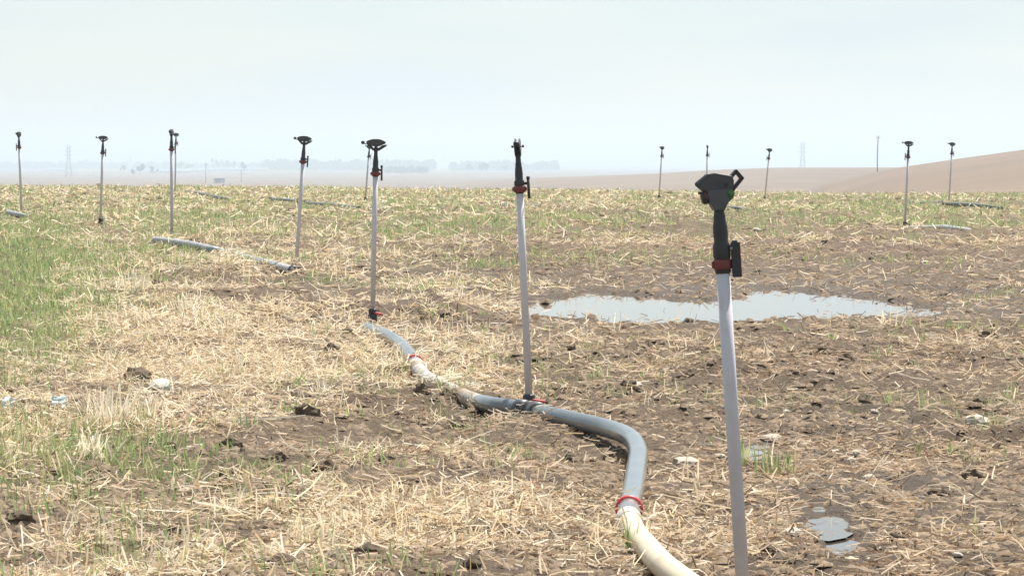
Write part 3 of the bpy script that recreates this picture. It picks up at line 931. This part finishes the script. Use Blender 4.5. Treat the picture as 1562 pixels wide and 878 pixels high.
def keep(x, y, dens, scale, dry=4, inside=0.03):
    m = rng.random(len(x)) < np.clip(dens * scale, 0, 1)
    if len(x):
        nearp = (y > 15) & (y < 30)
        sdv = np.full(len(x), 1e3); sdv[nearp] = pud_mask(x[nearp], y[nearp])
        m &= (sdv > dry) | (rng.random(len(x)) < inside)
        for (P, (a, b, ra, rb)) in zip(SP_W, SMALL_PUD):
            s = (np.abs(x - P[0]) < 0.3) & (np.abs(y - P[1]) < 0.8)
            if s.any():
                px, py = proj(x[s], y[s], field_z(x[s], y[s]))
                ms = m[s]; ms &= np.hypot((px - a) / ra, (py - b) / rb) > 1.6; m[s] = ms
    return m

def wscale(d):
    return np.maximum(1.0, d / 15.0) ** 0.55

def lying(name, n, d0, d1, k, which, scale, kind, material, label, lens=(0.03, 0.13), wd=(0.0025, 0.005), tiltmax=16):
    x, y = scatter(n, d0, d1, k)
    cv = cover(x, y)
    m = keep(x, y, cv[which], scale); x, y = x[m], y[m]; N = len(x)
    z = ground_z(x, y)
    ws = wscale(y)
    L = rng.uniform(lens[0], lens[1], N) * rng.uniform(0.6, 1.0, N) * np.minimum(ws, 1.6)
    tilt = np.abs(rng.normal(0, R(tiltmax), N)) - R(4)
    base = np.stack([x, y, z + 0.004 + rng.exponential(0.008, N)], 1)
    az = 9.0 * fbm(x, y, 0.5, 2, 207) + rng.normal(0, 0.75, N) + math.pi * rng.integers(0, 2, N)
    blade_mesh(name, base, az, tilt, L, rng.uniform(wd[0], wd[1], N) * ws, (rng.normal(0, 0.2, N), rng.uniform(0, 6.28, N)), kind, material, label)

def clumps(name, n, d0, d1, k, which, scale, per, kind, material, label, lens, wd, spread=0.035, lean=22, green=False):
    x, y = scatter(n, d0, d1, k)
    cv = cover(x, y)
    m = keep(x, y, cv[which], scale, 40 if which == 2 else 4, 0.0 if which == 2 else 0.06); x, y = x[m], y[m]
    cnt = rng.integers(per[0], per[1] + 1, len(x))
    ws0 = wscale(y)
    hgt = rng.uniform(0.6, 1.25, len(x))
    X = np.repeat(x, cnt); Y = np.repeat(y, cnt); W = np.repeat(ws0, cnt); H = np.repeat(hgt, cnt)
    N = len(X)
    X = X + rng.normal(0, spread, N) * np.sqrt(W); Y = Y + rng.normal(0, spread, N) * W
    z = ground_z(X, Y)
    tilt = R(90) - np.abs(rng.normal(0, R(lean), N))
    L = rng.uniform(lens[0], lens[1], N) * H
    base = np.stack([X, Y, z - 0.006], 1)
    blade_mesh(name, base, rng.uniform(0, 2 * math.pi, N), tilt, L, rng.uniform(wd[0], wd[1], N) * W, (rng.normal(0.1, 0.15, N), rng.uniform(0, 6.28, N)), kind, material, label)

lying('straw_litter', 250000, 7.0, 17, 0.9, 0, 0.75, 'ribbon', M['straw'], 'pale broken straw lying thick over the near field', (0.012, 0.088), (0.0020, 0.0047), 20)
lying('straw_litter', 150000, 7.0, 17, 0.9, 1, 0.8, 'ribbon', M['straw_dull'], 'weathered brown straw trodden into the near soil', (0.012, 0.09), (0.0022, 0.0055), 14)
lying('straw_litter', 150000, 17, 36, 1.2, 0, 0.8, 'ribbon', M['straw'], 'pale straw lying over the middle of the field', (0.025, 0.11), (0.003, 0.0062), 18)
lying('straw_litter', 110000, 17, 36, 1.2, 1, 0.8, 'ribbon', M['straw_dull'], 'weathered straw over the middle of the field', (0.02, 0.10), (0.003, 0.0062), 14)
lying('straw_litter', 125000, 36, 96, 1.3, 0, 0.8, 'ribbon', M['straw'], 'pale straw over the far end of the field', (0.04, 0.12), (0.005, 0.009), 16)
lying('straw_litter', 100000, 36, 96, 1.3, 1, 0.8, 'ribbon', M['straw_dull'], 'weathered straw over the far end of the field', (0.04, 0.11), (0.005, 0.009), 12)
clumps('cut_stubble', 6000, 7.0, 17, 0.9, 0, 0.8, (2, 8), 'ribbon', M['straw'], 'short cut straw stubble standing in the near field', (0.02, 0.085), (0.0035, 0.006), 0.03, 30)
clumps('cut_stubble', 11000, 17, 36, 1.2, 0, 0.8, (2, 7), 'ribbon', M['straw'], 'short cut straw stubble standing in the middle field', (0.03, 0.095), (0.0035, 0.006), 0.04, 28)
clumps('cut_stubble', 11000, 36, 96, 1.3, 0, 0.8, (2, 5), 'ribbon', M['straw'], 'short cut straw stubble standing in the far field', (0.03, 0.09), (0.005, 0.008), 0.06, 24)
clumps('cut_stubble', 6500, 7.0, 36, 1.2, 1, 0.5, (1, 4), 'ribbon', M['straw_dull'], 'dull upright stalks scattered in the muddy field', (0.015, 0.06), (0.0025, 0.0045), 0.03, 24)
clumps('green_grass', 9000, 7.0, 17, 0.9, 2, 0.8, (5, 14), 'leaf', M['grass'], 'thin green grass sprouting in the near stubble', (0.03, 0.085), (0.0035, 0.006), 0.035, 22)
clumps('green_grass', 21000, 17, 36, 1.2, 2, 0.9, (6, 14), 'leaf', M['grass'], 'green grass patches in the middle of the field', (0.03, 0.085), (0.004, 0.007), 0.05, 28)
clumps('green_grass', 16000, 36, 96, 1.3, 2, 0.8, (4, 10), 'leaf', M['grass'], 'green grass band across the far end of the field', (0.05, 0.10), (0.005, 0.008), 0.08, 22)

lying('straw_litter', 1500, 7.5, 20, 0.9, 0, 0.7, 'ribbon', M['straw_white'], 'long bent straws lying loose over the near field', (0.16, 0.34), (0.003, 0.0055), 12)
# fine crumbs of soil
def crumbs(n, d0, d1, smin, smax):
    x, y = scatter(n, d0, d1, 1.2)
    pale, dull, grass, wet = cover(x, y)
    m = keep(x, y, np.clip(1.25 - pale, 0.15, 1), 1.0); x, y = x[m], y[m]; N = len(x)
    z = ground_z(x, y)
    s = rng.uniform(0, 1, N) ** 2.5 * (smax - smin) + smin
    octv = np.array([(1, 1, 0.1), (-1, 1, -0.1), (-1, -1, 0.1), (1, -1, -.1), (0.6, 0.5, 0.9), (-0.5, 0.6, 0.75), (-0.6, -0.5, 0.95), (0.5, -0.6, 0.7)])
    V = octv[None] * s[:, None, None] * rng.uniform(0.6, 1.3, (N, 8, 3))
    a = rng.uniform(0, 6.28, N); ca, sa = np.cos(a)[:, None], np.sin(a)[:, None]
    V = np.stack([V[:, :, 0] * ca - V[:, :, 1] * sa, V[:, :, 0] * sa + V[:, :, 1] * ca, V[:, :, 2] * 0.8], 2)
    V = V + np.stack([x, y, z - 0.1 * s], 1)[:, None, :]
    q = np.array([(4, 5, 6, 7), (0, 1, 5, 4), (1, 2, 6, 5), (2, 3, 7, 6), (3, 0, 4, 7)])
    quads = (q[None] + (np.arange(N) * 8)[:, None, None]).reshape(-1, 4)
    tag(np_mesh('soil_crumbs', V.reshape(-1, 3), quads, M['clod']), 'fine crumbs of soil between the straw', None, kind='stuff')
crumbs(38000, 7, 18, 0.003, 0.022)
crumbs(14000, 18, 50, 0.008, 0.035)
crumbs(9000, 45, 92, 0.02, 0.07)

# single tufts that stand out
def tuft(name, px, py, n, lens, wd, spread, lean, kind, material, label, cat, group=None, lean_dir=None):
    p = at(px, py)
    X = rng.normal(0, spread, n); Y = rng.normal(0, spread, n)
    Z = ground_z(X + p.x, Y + p.y) - p.z - 0.004
    az = rng.uniform(0, 6.28, n)
    tilt = R(90) - np.abs(rng.normal(0, R(lean), n))
    if lean_dir is not None:
        az = np.full(n, lean_dir) + rng.normal(0, 0.5, n); tilt = R(90) - np.abs(rng.normal(R(lean), R(9), n))
    else:
        az = np.arctan2(Y, X) + rng.normal(0, 0.9, n)
    o = blade_mesh(name, np.stack([X, Y, Z], 1), az, tilt, rng.uniform(*lens, n), rng.uniform(*wd, n), (rng.normal(0.08, 0.12, n), rng.uniform(0, 6.28, n)), kind, material, None)
    o.location = p
    return tag(o, label, cat, group)
tuft('straw_tuft', 165, 662, 90, (0.08, 0.17), (0.003, 0.005), 0.045, 22, 'ribbon', M['straw_white'], 'tall bleached straw tuft fanning up from the soil', 'straw tuft')
tuft('straw_tuft', 215, 655, 60, (0.06, 0.12), (0.003, 0.005), 0.035, 30, 'ribbon', M['straw_white'], 'shorter spreading straw tuft beside the tall bleached one', 'straw tuft')
tuft('straw_tuft', 140, 705, 60, (0.06, 0.11), (0.003, 0.005), 0.025, 28, 'ribbon', M['straw_white'], 'pale straw bunch bent over the whitish lump', 'straw tuft', None, -1.2)
tuft('straw_tuft', 492, 612, 26, (0.05, 0.09), (0.003, 0.005), 0.018, 16, 'ribbon', M['straw_white'], 'small white upright straw tuft beside a dark hollow', 'straw tuft')
tuft('straw_tuft', 205, 450, 60, (0.08, 0.15), (0.004, 0.006), 0.045, 34, 'ribbon', M['straw_white'], 'loose pale straw tuft at the edge of the green patch', 'straw tuft')
tuft('straw_tuft', 285, 482, 40, (0.08, 0.14), (0.004, 0.006), 0.05, 30, 'ribbon', M['straw_white'], 'upright pale straw tuft amid the thick yellow straw', 'straw tuft')
def heap(px, py, n, ex, ey, top, label):
    p = at(px, py)
    X = rng.normal(0, ex, n); Y = rng.normal(0, ey, n)
    Z = ground_z(X + p.x, Y + p.y) - p.z + top * np.exp(-0.5 * ((X / ex) ** 2 + (Y / ey) ** 2)) * rng.uniform(0.5, 1.0, n)
    o = blade_mesh('straw_heap', np.stack([X, Y, Z], 1), rng.uniform(0, 6.28, n), rng.normal(R(2), R(10), n), rng.uniform(0.02, 0.09, n), rng.uniform(0.003, 0.006, n),
                   (rng.normal(0, 0.25, n), rng.uniform(0, 6.28, n)), 'ribbon', M['straw_white'], None)
    o.location = p
    return tag(o, label, None, kind='stuff')
heap(690, 604, 110, 0.045, 0.28, 0.085, 'white straw heaped over the mud-stained pipe, near the short grey pipe')
heap(655, 586, 120, 0.045, 0.34, 0.085, 'white straw heaped over the mud-stained pipe, below the red ring')
heap(800, 636, 70, 0.06, 0.16, 0.03, 'loose straw scattered against the black tee')
heap(962, 800, 26, 0.035, 0.10, 0.07, 'few straws caught on the pale coupling under the red ring')
heap(360, 392, 260, 0.16, 0.5, 0.09, 'straw heaped over the sunken middle of the dusty pipe')
heap(235, 612, 60, 0.05, 0.1, 0.03, 'bright straw scattered about the white stone')
tuft('grass_tuft', 1180, 718, 26, (0.07, 0.12), (0.005, 0.008), 0.024, 12, 'leaf', M['grass'], 'green grass tuft growing in mud beside the tall riser', 'grass tuft')
tuft('grass_tuft', 1203, 716, 12, (0.06, 0.11), (0.005, 0.008), 0.012, 9, 'leaf', M['grass'], 'narrow green grass tuft next to the larger one', 'grass tuft')
tuft('grass_tuft', 1136, 708, 10, (0.08, 0.13), (0.005, 0.008), 0.01, 8, 'leaf', M['grass'], 'few green blades touching the tall riser', 'grass tuft')
tuft('grass_tuft', 1415, 632, 8, (0.09, 0.15), (0.005, 0.008), 0.012, 14, 'leaf', M['grass'], 'forked pair of tall green blades in the mud', 'grass tuft')
tuft('grass_tuft', 1403, 697, 5, (0.07, 0.11), (0.005, 0.008), 0.008, 12, 'leaf', M['grass'], 'single slanting green blade below the forked pair', 'grass tuft')
tuft('grass_tuft', 1404, 532, 5, (0.09, 0.15), (0.005, 0.008), 0.01, 8, 'leaf', M['grass'], 'thin dark green blade standing near the puddle tip', 'grass tuft')
tuft('grass_tuft', 965, 850, 16, (0.05, 0.10), (0.004, 0.006), 0.014, 10, 'leaf', M['grass'], 'dull grass tuft against the cream pipe', 'grass tuft')

# ------------------------------------------------------------------ far things
def land_hit(px, py, dmin=150.0, dmax=14000.0):
    p = pix_ground(px, py, macro_z, dmin, dmax)
    return Vector((p[0], p[1], float(macro_z(np.array([p[0]]), np.array([p[1]]))[0])))

def land_at(px, d):
    x = (px - 781) * d / F
    return Vector((x, d, float(macro_z(np.array([x]), np.array([d]))[0])))

def height_to(p, py_top):
    dv = (439.0 - py_top) / F
    return CAM_H + p.y * (-ST + dv * CT) / (CT + dv * ST) - p.z

def pylon(p, h, label):
    root = empty('power_pylon', p, label, 'pylon', 'power pylons in the haze')
    bw, tw = h * 0.075, h * 0.02
    def corner(sx, sy, t):
        w = bw * (1 - t) ** 1.3 + tw
        if t > 0.62: w = tw + bw * 0.38 ** 1.3
        return Vector((sx * w, sy * w, t * h))
    r = h * 0.0065
    cs = [(-1, -1), (1, -1), (1, 1), (-1, 1)]
    for sx, sy in cs:
        m = MB(); m.tube([corner(sx, sy, t) for t in (0, 0.2, 0.4, 0.62, 0.92)] + [Vector((0, 0, h))], r, 5); m.build('leg', M['steel'], root)
    lv = [0, 0.2, 0.38, 0.52, 0.62, 0.72, 0.82, 0.92]
    for a, b in zip(lv[:-1], lv[1:]):
        m = MB()
        for k in range(4):
            c1, c2 = cs[k], cs[(k + 1) % 4]
            m.tube([corner(*c1, a), corner(*c2, b)], r * 0.6, 4); m.tube([corner(*c2, a), corner(*c1, b)], r * 0.6, 4)
        m.build('brace', M['steel'], root)
    for t, w in ((0.66, 0.13), (0.78, 0.11), (0.9, 0.09)):
        m = MB()
        for s in (-1, 1):
            m.tube([corner(s, 0, t), Vector((s * w * h, 0, t * h + 0.01 * h))], r * 0.8, 4)
            m.tube([corner(s, 0, t + 0.05), Vector((s * w * h, 0, t * h + 0.01 * h))], r * 0.6, 4)
        m.build('crossarm', M['steel'], root)
    return root
p = land_at(105, 2000); pylon(p, height_to(p, 220), 'lattice power pylon standing hazy on the far plain')
p = land_at(1224, 2100); pylon(p, height_to(p, 214), 'lattice power pylon rising from behind the low tan ridge')
p = land_at(199, 3600); pylon(p, height_to(p, 236), 'faintest lattice power pylon, nearly lost in the haze')

def pole(px, d, top, label, arm=True):
    p = land_at(px, d); h = height_to(p, top)
    root = empty('utility_pole', p, label, 'pole', 'utility poles on the far land')
    m = MB(); m.tube([(0, 0, -0.5), (0, 0, h * 0.5), (0.02 * h, 0, h)], [0.14, 0.12, 0.10], 8); m.build('post', M['wood'], root)
    if arm:
        a = MB(); a.box((0.02 * h, 0, h - 0.5), (0.8, 0.09, 0.09)); a.build('crossarm', M['wood'], root)
        for s in (-0.35, 0.35):
            b = MB(); b.lathe([(0.05, 0), (0.09, 0.08), (0.07, 0.2)], 6, (0.02 * h + s, 0, h - 0.43)); b.build('insulator', M['steel'], root)
    return root
p = land_hit(1338, 262, 200)
pole(1338, p.y, 207, 'lone dark utility pole on the tan slope')
pole(314, 1250, 249, 'thin utility pole beside the small dark shed', True)
pole(368, 1300, 258, 'short utility pole standing beyond the small dark shed', False)

def building(name, p, w, dp, h, rh, wallm, roofm, label, cat, nwin, group=None):
    root = empty(name, p, label, cat, group)
    m = MB(); m.box((0, 0, h / 2 - 0.5), (w, dp, h + 1.0)); m.build('wall', wallm, root)
    r = MB(); o = 0.35
    r.add([(-w / 2 - o, -dp / 2 - o, h + 0.003), (w / 2 + o, -dp / 2 - o, h + 0.003), (w / 2 + o, dp / 2 + o, h + 0.003), (-w / 2 - o, dp / 2 + o, h + 0.003), (-w / 2 - o, 0, h + rh), (w / 2 + o, 0, h + rh)],
          [(0, 1, 5, 4), (2, 3, 4, 5), (0, 4, 3), (1, 2, 5), (0, 3, 2, 1)])
    r.build('roof', roofm, root)
    for k in range(nwin):
        x = -w / 2 + w * (k + 0.5) / nwin
        q = MB(); q.box((x, -dp / 2 - 0.02, h * 0.55), (min(1.4, w / nwin * 0.5), 0.08, h * 0.35)); q.build('window', M['opening'], root)
    return root
p = land_at(335, 1240)
building('shed', p, 3.6, 3.0, height_to(p, 271.5), 0.45, M['wall_grey'], M['wall_grey'], 'small dark shed standing alone past the field edge', 'shed', 1)
FB = [(262, 2700, 30, 267, 'long low white farm building with grey roof', 6), (292, 2900, 26, 264, 'white walled farm building behind the far risers', 5), (340, 3100, 46, 263.5, 'long grey-roofed farm shed in the haze', 7),
      (392, 3300, 22, 263, 'small pale farm building near the hazy wood', 4), (86, 3600, 24, 262, 'bright white building alone on the far plain', 4), (12, 3900, 30, 261, 'pale low building at the edge of the plain', 4)]
for (px, d, w, top, lab, nw) in FB:
    p = land_at(px, d); hh = max(2.6, height_to(p, top))
    building('farm_building', p, w, 11, hh * 0.68, hh * 0.32, M['wall_white'], M['roof'], lab, 'building', nw, 'far farm buildings')

def tree_parts(seed):
    r = np.random.default_rng(seed)
    k = 7
    cen = np.stack([r.normal(0, 0.20, k), r.normal(0, 0.20, k), r.uniform(0.40, 0.86, k)], 1)
    rad = r.uniform(0.12, 0.21, k)
    n = 620
    w = r.integers(0, k, n)
    dv = r.normal(0, 1, (n, 3)); dv /= np.linalg.norm(dv, axis=1)[:, None]
    c = cen[w] + dv * (rad[w] * r.uniform(0.55, 1.05, n))[:, None]
    u = r.normal(0, 1, (n, 3)); u /= np.linalg.norm(u, axis=1)[:, None]
    v = np.cross(u, r.normal(0, 1, (n, 3))); v /= np.linalg.norm(v, axis=1)[:, None]
    s = r.uniform(0.022, 0.045, n)[:, None]
    V = np.stack([c - u * s - v * s, c + u * s - v * s, c + u * s + v * s, c - u * s + v * s], 1).reshape(-1, 3)
    crown = np_mesh('crown', V, np.arange(n * 4).reshape(-1, 4), M['leaf'])
    m = MB(); m.tube([(0, 0, -0.05), (0.01, 0, 0.25), (0, 0.01, 0.6)], [0.03, 0.024, 0.01], 7)
    for q in range(4):
        m.tube([(0, 0, 0.28 + 0.06 * q), tuple(cen[q])], [0.014, 0.005], 5)
    trunk = m.build('trunk', M['bark'])
    return crown, trunk
TREES = [tree_parts(s) for s in (1, 2, 3, 4)]
first = [True] * 4
def tree(px, d, h, k, label, group, wide=1.0):
    p = land_at(px, d)
    root = empty('far_tree', p, label, 'tree', group, random.uniform(0, 6.28))
    root.scale = (h * wide, h * wide, h)
    for part in TREES[k]:
        o = part if first[k] else part.copy()
        if not first[k]: COL.objects.link(o)
        o.parent = root
    first[k] = False
    return root
def TREE_LABEL(px):
    if px < 240: return 'small hazy tree in the row near the faintest pylon'
    if px < 300: return 'hazy tree beside the white farm buildings'
    if px < 360: return 'tall hazy tree rising behind the small dark shed'
    if px < 400: return 'hazy tree by the short utility pole'
    if px < 600: return 'hazy tree before the long blue tree belt'
    return 'lone hazy tree on the plain before the pale ridge'
for i, (px, d, h, w) in enumerate([(203, 1500, 4.2, 0.7), (215, 1600, 5.6, 0.9), (233, 1700, 4.8, 0.8), (189, 1900, 4.4, 0.9), (275, 2300, 7.5, 0.9), (288, 2350, 6.0, 1.1), (332, 2500, 9.5, 0.8),
                                  (347, 2500, 8.0, 0.7), (357, 2550, 9.0, 0.8), (372, 1900, 6.5, 0.7), (480, 2600, 8, 1.0), (497, 2650, 7, 1.0), (735, 1900, 6.5, 0.9), (742, 1950, 6.0, 0.8), (770, 2100, 5.0, 0.8), (715, 2000, 5, 0.9)]):
    d, h = d * 1.35, h * 1.25
    tree(px, d, h, i % 4, TREE_LABEL(px), 'hazy trees on the far plain', w)

def far_wood(seed, px0, px1, d, hmin, hmax, n, label):
    r = np.random.default_rng(seed)
    X0, X1 = (px0 - 781) * d / F, (px1 - 781) * d / F
    cx = r.uniform(X0, X1, n); cy = d + r.uniform(-40, 40, n); hh = r.uniform(hmin, hmax, n)
    gz_ = macro_z(cx, cy)
    per = 90
    C = np.repeat(np.stack([cx, cy, gz_ + hh * 0.5], 1), per, 0); HH = np.repeat(hh, per)
    dv = r.normal(0, 1, (n * per, 3)); dv /= np.linalg.norm(dv, axis=1)[:, None]
    c = C + dv * (HH * r.uniform(0.25, 0.52, n * per))[:, None]
    u = r.normal(0, 1, (n * per, 3)); u /= np.linalg.norm(u, axis=1)[:, None]
    v = np.cross(u, r.normal(0, 1, (n * per, 3))); v /= np.linalg.norm(v, axis=1)[:, None]
    s = (HH * r.uniform(0.06, 0.11, n * per))[:, None]
    V = np.stack([c - u * s - v * s, c + u * s - v * s, c + u * s + v * s, c - u * s + v * s], 1).reshape(-1, 3)
    tag(np_mesh('far_wood', V, np.arange(n * per * 4).reshape(-1, 4), M['leaf']), label, None, kind='stuff')
far_wood(5, 590, 650, 2500, 3.0, 5.5, 26, 'dark hazy wood on the plain past the field')
far_wood(6, 400, 660, 3500, 7, 12.5, 120, 'long blue belt of trees fading into haze')
far_wood(7, 690, 850, 3500, 6, 11, 70, 'pale blue belt of trees fading into haze before the ridge')
far_wood(8, -80, 400, 4300, 6, 11, 150, 'faint belt of trees along the horizon of the plain')

# ------------------------------------------------------------------ haze
def build_haze():
    m = MB(); m.box((0, 7700, 12.5), (80000, 15800, 65.0))
    hm = bpy.data.materials.new('haze_air'); hm.use_nodes = True
    n = hm.node_tree.nodes; l = hm.node_tree.links
    n.remove(n['Principled BSDF'])
    v = n.new('ShaderNodeVolumePrincipled')
    v.inputs['Color'].default_value = (0.70, 0.805, 0.885, 1)
    v.inputs['Density'].default_value = 0.00056
    v.inputs['Anisotropy'].default_value = 0.3
    l.new(v.outputs['Volume'], n['Material Output'].inputs['Volume'])
    o = m.build('haze', hm)
    tag(o, 'thin pale haze lying over the whole plain', None, kind='stuff')
build_haze()
